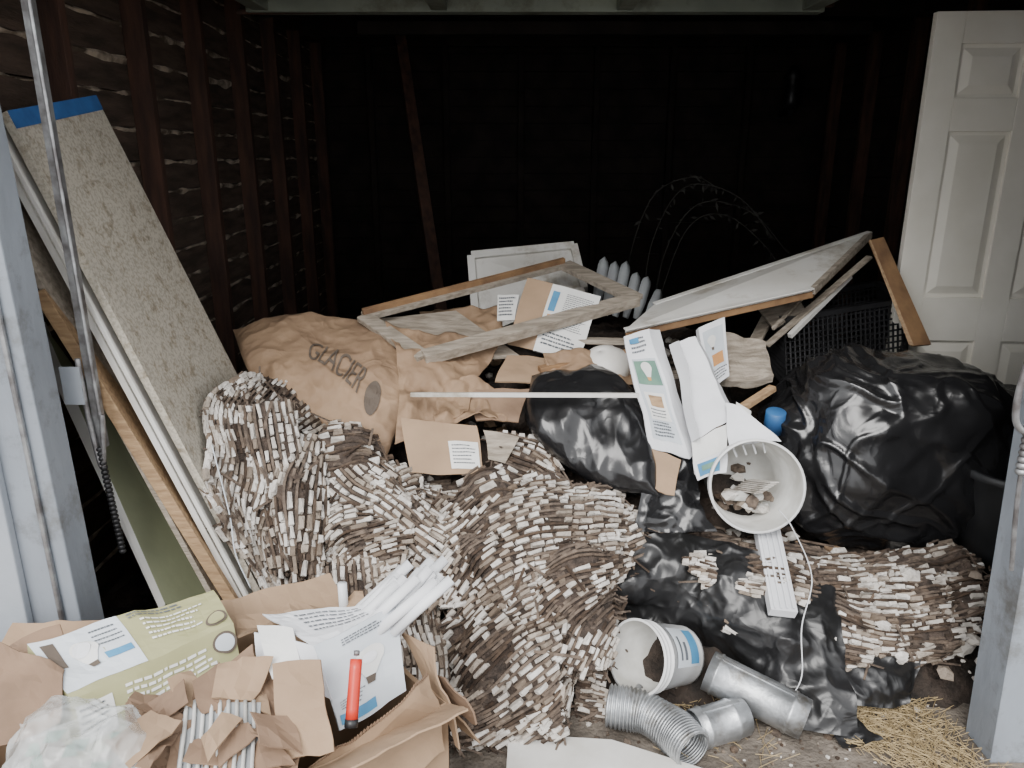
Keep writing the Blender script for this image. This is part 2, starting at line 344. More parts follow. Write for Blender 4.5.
# ---------------------------------------------------------------- plaster lath sheets
ICO=bmesh.new(); bmesh.ops.create_icosphere(ICO,subdivisions=1,radius=1); ICO.verts.index_update()
IV=[v.co.copy() for v in ICO.verts]; IF=[[v.index for v in f.verts] for f in ICO.faces]; ICO.free()
def lump(o,p,r,m):
    p=Vector(p); sx,sy,sz=U(.7,1.3),U(.6,1.2),U(.4,.8); s0=Vector((U(0,50),U(0,50),U(0,50)))
    th=U(0,6.3); ca,sa=math.cos(th),math.sin(th)
    vs=[]
    for d in IV:
        k=r*(1+.55*noise.noise(d*1.4+s0)+U(-.12,.12)); x,y,z=d.x*sx*k,d.y*sy*k,d.z*sz*k
        vs.append(p+Vector((x*ca-y*sa,x*sa+y*ca,z)))
    o.add(vs,IF,m)
def lath(name,s,sd,swap=False,thr=.22,rs=.0195,axis=None,fold=.05,ffr=2.4,shear=0.,warp=.7,hole=.35):
    nt=net(s) if isinstance(s,str) else s; o=O(name)
    thr-=.07
    if swap: nt=[list(r) for r in zip(*nt)]
    def disp(p):
        w=Vector((p.x+.12*noise.noise(p*2),p.y,p.z+.12*noise.noise(p*2+Vector((9,0,0)))))
        return fold*(abs(noise.noise(w*ffr*1.6+Vector((sd,0,0))))-.22)*2.3+.018*noise.noise(p*6+Vector((sd,0,0)))+.004*noise.noise(p*16)
    def P(u,v): return S(nt,u,v)
    def N(u,v):
        e=.01; a=P(min(u+e,1),v)-P(max(u-e,0),v); b=P(u,min(v+e,1))-P(u,max(v-e,0)); n=a.cross(b)
        if n.length<1e-9:n=Vector((0,-1,1))
        n.normalize()
        if axis:
            p=P(u,v); q=axis[0]; d=(axis[1]-axis[0]).normalized(); rad=(p-q)-d*(p-q).dot(d)
            if n.dot(rad)<0:n=-n
        elif n.dot(Vector((0,-1,1)))<0:n=-n
        return a.normalized(),n
    lu=sum((P(i/10,.5)-P((i+1)/10,.5)).length for i in range(10)); lv=sum((P(.5,i/10)-P(.5,(i+1)/10)).length for i in range(10))
    nu,nv=max(8,int(lu/.018)),max(8,int(lv/.018)); vs=[];fs=[]
    for j in range(nv+1):
        for i in range(nu+1):
            u=i/nu;v=j/nv
            rg=.05
            if j in(0,nv): v=abs(v-rg*R())
            if i in(0,nu): u=abs(u-rg*R())
            p=P(u,v);a,n=N(u,v); vs.append(p+n*disp(p))
    w=nu+1
    for j in range(nv):
        for i in range(nu): fs.append((j*w+i,j*w+i+1,(j+1)*w+i+1,(j+1)*w+i))
    o.add(vs,fs,'lath')
    rows=max(3,int(lv/rs)); ex=int(rows*abs(shear)*.5)+1
    def vmap(u,v): return v-shear*(u-.5)+warp*rs/lv*noise.noise(Vector((u*2.6,v*3.1,sd)))
    def tang(u,v):
        a=P(min(max(u-.01,0),1),min(max(vmap(u-.01,v),0),1)); b=P(min(max(u+.01,0),1),min(max(vmap(u+.01,v),0),1)); return (b-a).normalized()
    for r in range(-ex,rows+ex):
        v=(r+.5)/rows; x=R()*.02
        vb=r/rows; K=max(6,int(lu/.025)); u0=U(0,.06); u1=1-U(0,.06); run=[]
        runs=[]
        for k in range(K+1):
            u=u0+(u1-u0)*k/K; q=vmap(u,vb)
            if .01<q<.99 and noise.noise(Vector((u*6,r*.9,sd+3)))<.3: run.append((u,q))
            else:
                if len(run)>1: runs.append(run)
                run=[]
        if len(run)>1: runs.append(run)
        for run in runs:
            vs=[];fs=[]; lift=U(-.001,.004)
            for (u,q) in run:
                p=P(u,q); t,n=N(u,q); t=tang(u,vb); b=n.cross(t).normalized(); c=p+n*(disp(p)+.002+lift); wd=.0038
                vs+=[c-b*wd,c-b*wd+n*.006,c+b*wd+n*.006,c+b*wd]
            for k in range(len(run)-1):
                i=k*4; fs+=[(i,i+4,i+5,i+1),(i+1,i+5,i+6,i+2),(i+2,i+6,i+7,i+3)]
            o.add(vs,fs,'lathstrand')
        off=U(-.08,.08)
        while x<lu-.01:
            L=U(.018,.056); u=(x+L/2)/lu; vv=vmap(u,v)
            if not .01<vv<.99: x+=L; continue
            p=P(u,vv);t,n=N(u,vv); t=tang(u,v); b=n.cross(t).normalized()
            msk=noise.noise(Vector((p.x*5+sd,p.y*5,p.z*5)))*.55+.8*noise.noise(p*13+Vector((0,sd,0)))+off
            wid=rs*U(.60,.84)*.5; white=msk<thr and R()>.08
            h=U(.010,.020) if white else U(.004,.012)
            if not white: wid*=.75
            if not white and R()<hole: x+=L; continue
            c=p+n*(disp(p)-.003); t2=(t+n*U(-.10,.10)+b*U(-.06,.06)).normalized()
            l2=L*.5*U(.92,1.04)
            j=lambda:Vector((U(-1,1),U(-1,1),U(-1,1)))*.0022
            A=[c-t2*l2-b*wid+j(),c+t2*l2-b*wid+j(),c+t2*l2+b*wid+j(),c-t2*l2+b*wid+j()]
            k=U(.78,.92)
            B=[c-t2*l2*k-b*wid*.75+n*h+j(),c+t2*l2*k-b*wid*.75+n*h*U(.7,1)+j(),c+t2*l2*k+b*wid*.75+n*h+j(),c-t2*l2*k+b*wid*.75+n*h*U(.7,1)+j()]
            o.hexa(A,B,'plaster' if white else 'lathstrand')
            x+=L+U(.0005,.003)
    for k in range(80):
        e=random.choice([(R(),0),(R(),1),(0,R()),(1,R())]); p=P(*e); t,n=N(*e)
        d=(t*U(-1,1)+Vector((U(-.5,.5),U(-.6,0),U(-.8,.2))))*U(.02,.07); q=p+n*disp(p)
        o.beam(q,q+d,.006,.003,'lathstrand')
    for k in range(int(lu*lv*55)):
        u,v=R(),R(); p=P(u,v); t,n=N(u,v); c=p+n*(disp(p)+.012)
        if R()<.4: lump(o,c,U(.005,.015),'plaster')
        else:
            d=(t*U(-1,1)+n.cross(t)*U(-1,1)+n*U(0,.25)).normalized()*U(.02,.07); o.beam(c-d,c+d,.008,.003,'lathstrand',up=n)
    o.done()
def roll(name,p0,p1,r0,r1,sd,a0=-150,a1=150,squash=.85,**k):
    p0=Vector(p0);p1=Vector(p1);d=(p1-p0).normalized(); f=Vector((0,-1,.6)); f=(f-d*f.dot(d)).normalized(); g=d.cross(f)
    rows=[]
    for i in range(9):
        th=math.radians(a0+(a1-a0)*i/8); row=[]
        for j in range(5):
            t=j/4; r=(r0+(r1-r0)*t)*(1-.12*i/8)*(1+.14*noise.noise(Vector((i*.7,j*.9,sd))))
            row.append(p0.lerp(p1,t)+f*math.cos(th)*r*squash+g*math.sin(th)*r)
        rows.append(row)
    lath(name,rows,sd,axis=(p0,p1),fold=.02,**k)
A='-87 240 92,-80 262 83,-63 250 68/-92 220 89,-80 225 81,-68 230 69/-90 210 79,-76 215 65,-62 215 52/-87 200 69,-77 205 54,-63 202 35/-79 200 51,-70 197 36,-62 197 28'
B='-63 250 68,-38 242 57,-14 240 54,16 240 50,43 235 45/-70 230 60,-45 225 54,-20 222 48,9 225 45,42 225 34/-65 210 41,-50 210 41,-31 210 37,-10 210 35,25 215 30'
C='-19 212 34,-4 220 43,15 225 47,42 230 40/-21 200 25,-4 203 34,18 210 36,37 218 30/-18 188 11,-3 188 20,14 195 20,30 208 20/-17 176 1,-1 178 2,14 182 4,17 195 10'
D='-66 215 45,-41 215 45,-19 212 43/-60 200 36,-39 200 33,-21 200 30/-52 190 23,-32 185 23,-18 185 20/-50 180 2,-32 175 2,-17 175 2'
E='51 230 39,77 235 38,106 233 33,130 233 29,162 235 34/53 215 38,74 212 36,99 213 30,121 213 27,151 215 29/58 210 32,75 205 30,95 203 26,113 200 21,143 203 21/60 215 20,78 208 15,95 205 15,114 202 12,140 205 12'
E2='53 223 30,80 222 27,112 222 25/56 212 26,80 201 22,108 200 19/60 214 18,80 199 13,106 197 10'
F='-6 250 68,10 250 65,16 242 59/-7 238 59,6 234 53,16 232 50'
G='28 215 38,40 215 33/19 205 23,30 203 17/19 195 9,28 193 7/18 190 1,28 188 1'
L1='-60 248 72,-44 238 66,-30 234 60/-64 228 64,-46 217 60,-28 215 54/-62 214 47,-48 205 50,-32 204 44/-56 206 36,-44 200 36,-33 200 32'
L2='-18 232 56,6 233 60,26 234 56,44 234 47/-25 216 46,0 215 55,24 218 50,41 222 42/-22 204 30,-2 203 43,18 206 43,34 213 36/-16 200 24,0 198 32,14 201 33,26 208 28'
L3='-19 203 31,-2 203 39,18 206 36/-21 190 20,-3 187 30,15 191 28/-19 180 5,-2 177 14,14 181 14/-16 176 1,0 175 2,14 178 3'
L4='-74 236 72,-66 232 74,-58 234 68/-76 216 58,-67 210 60,-58 214 52/-72 204 42,-64 199 42,-56 203 36'
L5='8 214 44,24 210 44,38 216 38/4 202 34,18 198 36,32 206 30/10 190 14,20 189 16,28 196 14'
L6='-24 226 54,-10 222 58,4 224 56/-34 212 42,-20 207 46,-6 210 46/-34 202 28,-24 198 32,-14 200 32'
E3='95 232 33,118 231 31,150 232 34/94 216 31,118 214 30,150 216 31/98 208 24,118 205 24,146 208 24'
nm='plaster_lath_sheet'
lath(nm,A,1,swap=True,fold=.03,thr=.38); lath(nm,B,5,thr=.28,shear=.2); lath(nm,C,9,thr=.28,fold=.06,shear=.3); lath(nm,D,13,swap=True,thr=.28)
lath(nm,E,17,thr=.2,fold=.04); lath(nm,E2,29,thr=.2,fold=.03,shear=-.2); lath(nm,F,21,thr=.05,fold=.03); lath(nm,G,25,thr=.2,fold=.03)
lath(nm,L1,71,thr=.28,fold=.05,ffr=3,shear=.5); lath(nm,L2,73,thr=.30,fold=.06,ffr=3,shear=.4); lath(nm,L3,77,thr=.32,fold=.05,ffr=3,shear=.4); lath(nm,L4,79,thr=.32,fold=.03,swap=True); lath(nm,E3,83,thr=.2,fold=.05,ffr=3,shear=.3)
lath(nm,L5,87,thr=.30,fold=.04,ffr=3,shear=.6); lath(nm,L6,89,thr=.28,fold=.04,ffr=3,shear=.6,swap=True)
roll(nm,(-.81,2.34,.82),(-.68,2.06,.38),.10,.09,41,thr=.34)
roll(nm,(.40,2.30,.36),(-.02,2.08,.30),.13,.11,47,thr=.28)
roll(nm,(-.55,2.28,.58),(-.22,2.10,.42),.10,.09,59,thr=.2)
roll(nm,(1.02,2.18,.24),(1.42,2.16,.24),.09,.08,61,thr=.2)
# rubble
o=O('plaster_rubble')
for i in range(500):
    x=U(.15,1.30);y=U(1.7,2.04);lump(o,(x,y,max(0,H(x,y))+.002),U(.002,.007) if R()<.93 else U(.010,.02),'plaster' if R()<.45 else 'lathstrand')
for i in range(600):
    x=U(-.8,1.6);y=U(2.3,3.3);lump(o,(x,y,H(x,y)+.035),U(.006,.03),random.choice(['plaster','lathstrand','heap','kraft','heap']))
for i in range(70):
    x=U(1.08,1.5);y=U(1.95,2.16);z=.04+max(0,(y-1.93))*1.1; lump(o,(x,y,z+U(0,.05)),U(.006,.016) if R()<.6 else U(.018,.042),'plaster')
o.done()
o=O('straw_litter')
for i in range(3200):
    x=U(.85,1.30) if R()<.88 else U(.4,1.0);y=U(1.45,1.98);L=U(.02,.09);a=U(0,math.pi);z=.003+U(0,.014)
    if noise.noise(Vector((x*4,y*4,1)))>.12+U(-.2,.1): continue
    d=Vector((math.cos(a),math.sin(a),U(-.03,.12)))*L; p=Vector((x,y,z)); q=Vector((-math.sin(a),math.cos(a),0))*.0009
    o.add([p-q,p+q,p+d+q,p+d-q,p+Vector((0,0,.0015)),p+d+Vector((0,0,.0015))],[(0,1,2,3),(0,3,5,4),(1,4,5,2)],'straw')
o.done()
# ---------------------------------------------------------------- kraft paper
o=O('kraft_paper_bag')
k1=net('-109 295 92,-84 300 97,-59 300 93,-40 290 87/-98 272 86,-77 275 87,-55 270 84,-36 260 79/-89 260 79,-70 250 72,-57 245 67,-43 240 60')
kp=dict(thick=.045,amp=.026,fr=4,rid=.014,rfr=5,aniso=(1,1,1.5))
o.pillow(k1,150,110,'kraft',**kp)
c=bpy.data.curves.new('print','FONT'); c.body='GLACIER'; c.size=1; c.extrude=0
t=bpy.data.objects.new('tmp_text',c); bpy.context.scene.collection.objects.link(t)
bpy.context.view_layer.update(); dg=bpy.context.evaluated_depsgraph_get()
me=bpy.data.meshes.new_from_object(t.evaluated_get(dg)); bpy.data.objects.remove(t)
bm=bmesh.new(); bm.from_mesh(me); bmesh.ops.triangulate(bm,faces=bm.faces[:])
for _ in range(3):
    ed=[e for e in bm.edges if e.calc_length()>.08]
    if ed: bmesh.ops.subdivide_edges(bm,edges=ed,cuts=1); bmesh.ops.triangulate(bm,faces=bm.faces[:])
xs=[v.co.x for v in bm.verts]; x1=max(xs); bm.verts.index_update()
tv=[]
for v in bm.verts:
    a=v.co.x/x1; b=v.co.y/.72
    u=.36+.36*a+.04*b; w=.60+.16*a-.19*b
    tv.append(ppt(k1,u,w,off=.006,**kp))
o.add(tv,[[v.index for v in f.verts] for f in bm.faces],'print')
bm.free()
vs=[ppt(k1,.82+.05*math.cos(k*math.pi/12)*r,.72+.11*math.sin(k*math.pi/12)*r,off=.005,**kp) for r in (1,.75,.5,.25,.01) for k in range(24)]
o.add(vs,[(r*24+k,r*24+(k+1)%24,(r+1)*24+(k+1)%24,(r+1)*24+k) for r in range(4) for k in range(24)],'print')
bag=o.done()
o=O('kraft_paper_bag')
o.patch(net('-49 290 93,-28 290 91,-5 290 87/-40 260 84,-26 260 79,-13 265 80/-39 240 66,-28 245 70,-15 252 74'),110,90,'kraft',amp=.05,fr=6,rid=.022,rfr=5,sd=3)
o.patch(net('-39 320 95,-5 320 97/-33 300 86,-3 300 87'),50,30,'kraft',amp=.03,fr=7,rid=.015,rfr=6,sd=8)
o.patch(net('12 280 85,30 280 87,48 280 86/14 265 79,30 265 80,46 265 80'),60,30,'kraft',amp=.03,fr=7,rid=.018,rfr=6,sd=12)
o.patch(net('-30 262 80,-12 266 80,-4 262 78/-26 246 70,-12 250 72,-2 250 70'),60,40,'kraft',amp=.04,fr=9,rid=.02,rfr=8,sd=15)
o.done(.004)
o=O('cardboard_box_flap',.001)
q=[(-.37,2.42,.75),(-.12,2.45,.72),(-.09,2.33,.595),(-.33,2.32,.60)]
o.slab(q,.006,'card'); r=o.sub(q,(.58,.97),(.38,.9),'label'); o.lines(r,6,'ink',a=(.1,.9),b=(.15,.9),fill=.3); o.done(crumple=.008)
o=O('cardboard_piece',.001)
o.slab([(-.16,2.62,.80),(.06,2.60,.80),(.02,2.48,.72),(-.12,2.50,.73)],.006,'carddark'); o.slab([(-.02,2.84,.87),(.20,2.80,.86),(.14,2.66,.80),(-.06,2.68,.80)],.006,'card')
o.slab([(-.10,2.46,.70),(.02,2.44,.68),(-.02,2.40,.60),(-.08,2.40,.62)],.01,'oldwood'); o.done(crumple=.012)
o=O('wood_stake',.002); o.beam((-.435,2.34,.64),(-.42,2.14,.47),.035,.02,'wood'); o.done()
o=O('grey_board',.002); o.slab([(-.60,3.0,.965),(-.23,3.1,.985),(.03,2.85,.86),(-.31,2.78,.86)],.015,'oldwood'); o.done()
# ---------------------------------------------------------------- frames on top
o=O('wooden_cabinet_frame',.002)
c4=[Vector(x) for x in ((-.58,2.95,.99),(.23,3.4,1.13),(.50,3.05,1.04),(-.32,2.7,.89))]
n=(c4[2]-c4[0]).cross(c4[3]-c4[1]).normalized()
o.beam(c4[0],c4[1],.05,.022,'oldwood',up=n);o.beam(c4[1],c4[2],.07,.022,'oldwood',up=n);o.beam(c4[3],c4[2],.055,.040,'oldwood',up=n);o.beam(c4[0],c4[3],.06,.022,'oldwood',up=n)
o.beam(c4[0]+n*-.02,c4[1]+n*-.02,.02,.025,'ply',up=n); o.done()
o=O('white_drawer_frame',.002)
q=[Vector(x) for x in ((-.19,3.6,1.14),(.29,3.65,1.18),(.33,3.5,1.0),(-.16,3.45,.80))]
o.slab(q,.012,'panelwhite'); o.frame(q,.035,.05,'panelwhite'); o.done()
o=O('printed_carton',.001)
q=[(.16,3.0,1.11),(.35,3.0,1.06),(.25,2.85,.83),(.08,2.85,.88)]
o.slab(q,.012,'label')
o.lines(q,18,'ink',a=(.35,.92),b=(.1,.62),fill=.3,off=.003); o.lines(q,4,'ink',a=(.1,.9),b=(.70,.92),fill=.4,off=.003); o.sub(q,(.06,.2),(.1,.4),'lblblue',off=.003); o.sub(q,(.08,.24),(.45,.6),'orange',off=.003)
o.slab([(.06,3.05,1.13),(.16,3.0,1.11),(.08,2.85,.88),(-.02,2.9,.89)],.006,'card',n=(-.3,-.9,.1)); o.slab([(-.06,3.1,1.05),(.03,3.06,1.06),(.01,2.98,.97),(-.06,3.0,.96)],.006,'label'); o.lines([(-.06,3.1,1.05),(.03,3.06,1.06),(.01,2.98,.97),(-.06,3.0,.96)],6,'ink'); o.done(crumple=.006)
o=O('plastic_fan_blades')
for i,(tx_,tz) in enumerate(((.42,1.15),(.47,1.13),(.52,1.13),(.57,1.08),(.62,1.06),(.68,1.0))):
    b0=Vector((.36+i*.045,3.3,.93-.006*i)); t0=Vector((tx_+.0,3.5,tz)); d=(t0-b0); sd=Vector((d.z,0,-d.x)).normalized()
    vs=[];K=12
    for k in range(K+1):
        f=k/K; w=.022*(min(1,.5+f*1.2))*math.sqrt(max(0,1-max(0,(f-.8)/.2)**2))+.002; p=b0+d*f
        vs+= [p-sd*w,p+Vector((0,-.008,.002)),p+sd*w]
    o.add(vs,[f for k in range(K) for f in ((k*3,k*3+1,k*3+4,k*3+3),(k*3+1,k*3+2,k*3+5,k*3+4))],'blade',True)
o.done(.003)
o=O('cabinet_door_panel',.002)
q=[Vector(x) for x in ((.42,2.8,.97),(.58,3.1,1.01),(1.56,3.4,1.27),(1.16,2.95,1.10))]
n=o.slab(q,.012,'panelwhite')
w=[x-n*.013 for x in q]; o.slab(w,.026,'ply',n=n)
o.beam(q[0]+n*.002,q[3]+n*.002,.03,.006,'panelwhite',up=n); o.beam(q[1]+n*.002,q[2]+n*.002,.03,.006,'panelwhite',up=n); o.beam(q[2]-n*.01,q[3]-n*.01,.02,.03,'oldwood',up=n); o.done()
o=O('plywood_strip',.002); o.slab([(1.43,3.1,1.27),(1.49,3.12,1.28),(1.65,2.94,.88),(1.57,2.92,.88)],.018,'ply'); o.slab([(1.425,3.11,1.27),(1.43,3.1,1.27),(1.57,2.92,.88),(1.555,2.93,.88)],.012,'wood',n=(-.9,-.3,.2)); o.done()
o=O('metal_edge_strip',.001); o.beam((1.48,3.2,1.19),(1.02,3.0,.86),.03,.01,'oldwood'); o.beam((1.41,3.2,1.11),(1.11,3.0,.90),.018,.02,'whitelam'); o.beam((1.30,3.22,1.10),(1.04,3.0,.93),.012,.012,'oldwood'); o.done()
o=O('plastic_crate')
a,b,c_,d=[Vector(x) for x in ((1.11,3.08,.95),(1.64,3.16,1.02),(1.60,3.0,.76),(1.10,2.94,.70))]
nn=Vector((0,.28,0.02))
for (p,q,r_,s_) in ((a,b,c_,d),(a+nn,b+nn,c_+nn,d+nn),(a,a+nn,d+nn,d),(b,b+nn,c_+nn,c_)):
    for i in range(27):
        t=i/26; o.beam(p.lerp(q,t),s_.lerp(r_,t),.006,.006,'blackp',up=(0,1,.1))
    for i in range(13):
        t=i/12; o.beam(p.lerp(s_,t),q.lerp(r_,t),.006,.006,'blackp',up=(0,1,.1))
for p,q in ((a,b),(b,b+nn),(a+nn,b+nn),(a,a+nn)): o.beam(p,q,.03,.02,'blackp')
o.slab([d,c_,c_+nn,d+nn],.01,'blackp'); o.done()
o=O('scrap_board',.002)
o.slab([(1.02,3.22,1.00),(1.18,3.26,1.08),(1.20,3.1,.99),(1.06,3.05,.92)],.012,'oldwood'); o.beam((.98,3.05,.84),(1.16,3.3,1.02),.05,.015,'oldwood'); o.done()
o=O('white_trim_strip',.001); o.beam((-.34,2.46,.825),(.42,2.42,.835),.012,.014,'panelwhite'); o.done()
o=O('lamp_shade'); o.lathe((.34,2.78,.85),(-.25,-.35,.9),[(.11,-.03),(.095,.0),(.06,.035),(.035,.05),(.0,.055)],'whitelam'); o.done(.003)
o=O('wood_offcut',.002); o.beam((.77,2.52,.74),(.93,2.62,.80),.03,.02,'wood'); o.done()
o=O('wood_offcut',.002); o.beam((.47,2.66,.82),(.80,2.75,.84),.05,.018,'oldwood'); o.done()
o=O('wood_offcut',.002); o.beam((.0,2.95,.90),(.5,2.9,.90),.05,.018,'oldwood'); o.beam((.1,2.72,.84),(.45,2.82,.88),.04,.02,'ply'); o.done()
# white boxes
o=O('light_fixture_carton',.001)
q=[(.385,2.6,1.0),(.475,2.62,1.01),(.60,2.4,.61),(.46,2.38,.66)]; q2=[(.475,2.62,1.01),(.52,2.66,1.0),(.635,2.45,.62),(.60,2.4,.61)]
o.slab(q,.006,'white'); o.slab(q2,.006,'white',n=(.8,-.4,.2))
o.sub(q,(.12,.9),(.24,.9),'pale'); o.sub(q,(.15,.85),(.26,.44),'lblgreen',off=.003); o.bulb(q,.5,.31,.16,.08,'label','orange',off=.005); o.sub(q,(.2,.8),(.5,.72),'label',off=.003); o.lines(q,5,'ink',a=(.2,.8),b=(.74,.88),off=.004)
o.lines(q,4,'ink',a=(.2,.8),b=(.05,.2)); o.sub(q,(.15,.5),(.05,.10),'lblblue',off=.003); o.sub(q,(.3,.7),(.52,.6),'wood',off=.004); o.lines(q,3,'ink',a=(.25,.75),b=(.62,.71),off=.004,fill=.35)
o.slab([(.46,2.38,.66),(.56,2.36,.63),(.53,2.28,.54),(.43,2.30,.58)],.005,'card'); o.done(crumple=.013)
o=O('opened_white_carton',.001)
o.slab([(.55,2.6,.96),(.63,2.6,1.0),(.735,2.44,.745),(.60,2.40,.67)],.005,'white')
o.slab([(.63,2.6,1.0),(.655,2.63,.97),(.76,2.47,.74),(.735,2.44,.745)],.005,'white',n=(.8,-.4,.2))
o.slab([(.55,2.6,.96),(.57,2.56,.99),(.615,2.37,.70),(.60,2.40,.67)],.004,'white',n=(-.8,-.4,.2))
o.slab([(.60,2.40,.67),(.73,2.43,.74),(.70,2.35,.62),(.60,2.33,.59)],.005,'label')
q=[(.59,2.325,.64),(.70,2.34,.68),(.69,2.31,.61),(.60,2.30,.585)]; o.slab(q,.003,'white'); o.sub(q,(.1,.75),(.15,.85),'lblblue'); o.sub(q,(.2,.6),(.3,.6),'lblgreen',off=.003)
o.slab([(.71,2.45,.80),(.76,2.43,.79),(.87,2.35,.70),(.72,2.38,.68)],.004,'white'); o.slab([(.75,2.47,.80),(.80,2.45,.77),(.78,2.38,.70),(.74,2.40,.71)],.004,'label')
for i in range(4): 
    p=Vector((.725+.028*i,2.365-.004*i,.685+.004*i)); o.beam(p,p+Vector((.012,-.004,-.035)),.012,.004,'white')
o.done(crumple=.014)
o=O('light_fixture_carton',.001)
q=[(.68,2.75,.99),(.79,2.78,1.02),(.78,2.65,.84),(.70,2.6,.80)]; o.slab(q,.03,'white'); o.sub(q,(.1,.9),(.1,.75),'pale'); o.bulb(q,.4,.28,.18,.14,'label','print',off=.004); o.sub(q,(.3,.8),(.52,.7),'orange',off=.003); o.lines(q,4,'ink',b=(.76,.95),off=.003); o.done(crumple=.008)
o=O('blue_paint_can'); o.lathe((.93,2.58,.65),(0,-.2,1),[(.0,0),(.035,0),(.035,.08),(.032,.082),(0,.082)],'blue',24); o.done()
o=O('plaster_chunk'); o.patch(net('72 290 93,84 290 93,96 285 91/74 272 80,84 268 80,95 270 80'),20,14,'oldwood',amp=.03,fr=9,smooth=False); o.done(.03)
# ---------------------------------------------------------------- buckets
def bucket(name,base,mouth,rb,rm,label=None):
    base=Vector(base);mouth=Vector(mouth);ax=mouth-base;L=ax.length;ax.normalize();t=.004
    o=O(name)
    o.lathe(base,ax,[(0,0),(rb,0),(rb*1.005,.01),(rb+(rm-rb)*.78,L*.78),(rb+(rm-rb)*.78+.005,L*.785),(rb+(rm-rb)*.8+.005,L*.80),(rb+(rm-rb)*.8,L*.805),(rb+(rm-rb)*.88,L*.88),(rb+(rm-rb)*.88+.005,L*.885),(rb+(rm-rb)*.88+.005,L*.9),(rm,L*.905),(rm+.001,L*.97),(rm+.006,L*.975),(rm+.006,L),(rm-.001,L)],'bucket')
    o.lathe(base,ax,[(rm-.001,L),(rm-t,L-.004),(rb-t,.01),(0,.01)],'bucketin')
    if label:
        a=ax.cross(Vector((0,0,1))).normalized(); b=ax.cross(a)
        def strip(t0,t1,h0,h1,m,off):
            vs=[];K=14
            for k in range(K+1):
                th=math.radians(t0+(t1-t0)*k/K)
                for h in (h0,h1):
                    r=rb+(rm-rb)*h+off; vs.append(base+ax*L*h+(a*math.cos(th)+b*math.sin(th))*r)
            o.add(vs,[(2*k,2*k+2,2*k+3,2*k+1) for k in range(K)],m,True)
        l0,l1=label; strip(l0,l1,.12,.68,'pale',.002); strip(l0+5,l1-5,.16,.36,'lblblue',.0035); strip(l0+12,l1-30,.44,.50,'ink',.0035); strip(l0+12,l1-20,.56,.60,'ink',.0035)
    return o,base,ax,L
o,bs,ax,L=bucket('plastic_bucket',(.815,2.56,.49),(.78,2.25,.585),.125,.145)
for i in range(70):
    p=bs+ax*U(.02,L*.72)+Vector((U(-.08,.08),0,U(-.10,-.045))); lump(o,p,U(.01,.032),random.choice(['plaster','plaster','lathstrand','bucketin']))
for i in range(7):
    p=bs+ax*(L*.35)+Vector((-.03+i*.008,0,-.04+i*.006)); o.beam(p,p+ax*.16+Vector((.05,0,.01)),.03,.003,'plaster')
o.done()
o,bs,ax,L=bucket('plastic_bucket',(.525,2.05,.105),(.365,1.935,.18),.088,.105,label=(190,262))
o.tube([(.29,1.88,.07),(.34,1.90,.055),(.385,1.95,.065)],.012,'steel'); o.done()
def duct(name,p0,p1,r):
    p0=Vector(p0);p1=Vector(p1);ax=p1-p0;L=ax.length;o=O(name)
    o.lathe(p0,ax,[(r-.003,.0),(r,.0),(r,.02),(r+.003,.023),(r+.003,.028),(r,.031),(r,L-.05),(r+.003,L-.047),(r+.003,L-.04),(r,L-.037),(r-.002,L),(r-.004,L),(r-.004,0)],'galv',40)
    ax.normalize(); up=Vector((0,0,1)); o.beam(p0+up*(r+.001)+ax*.02,p1+up*(r+.001)-ax*.02,.012,.005,'galv'); o.done()
duct('galvanised_duct_pipe',(.585,1.95,.125),(.83,1.81,.066),.060)
duct('galvanised_duct_pipe',(.51,1.78,.057),(.66,1.83,.062),.055)
o=O('flexible_foil_duct')
P_=[(.28,1.87,.065),(.38,1.84,.065),(.45,1.77,.062),(.49,1.70,.06)]
o.tube(P_,.06,'galv',seg=28,n=170,cap=False,rf=lambda t:.056+.004*math.sin(t*2*math.pi*28)+.003*math.sin(t*11)); o.done(.002)
o=O('downspout_offcut',.001)
o.slab([(.80,2.28,.43),(.88,2.28,.42),(.84,1.97,.31),(.76,1.97,.32)],.03,'white')
for i in range(4): o.beam((.812+i*.018,2.285,.433),(.772+i*.018,1.97,.323),.006,.004,'white',up=(0,-1,1))
o.done()
o=O('white_wire'); o.tube([(.86,2.26,.50),(.875,2.17,.48),(.88,2.0,.41),(.83,1.91,.30),(.83,1.87,.165),(.80,1.87,.08)],.0018,'white',6,40); o.done()
o=O('blue_twine'); o.tube([(-.86,2.06,.80),(-.80,1.98,.62),(-.78,1.94,.52),(-.74,1.92,.42)],.002,'pale',6,30); o.done()
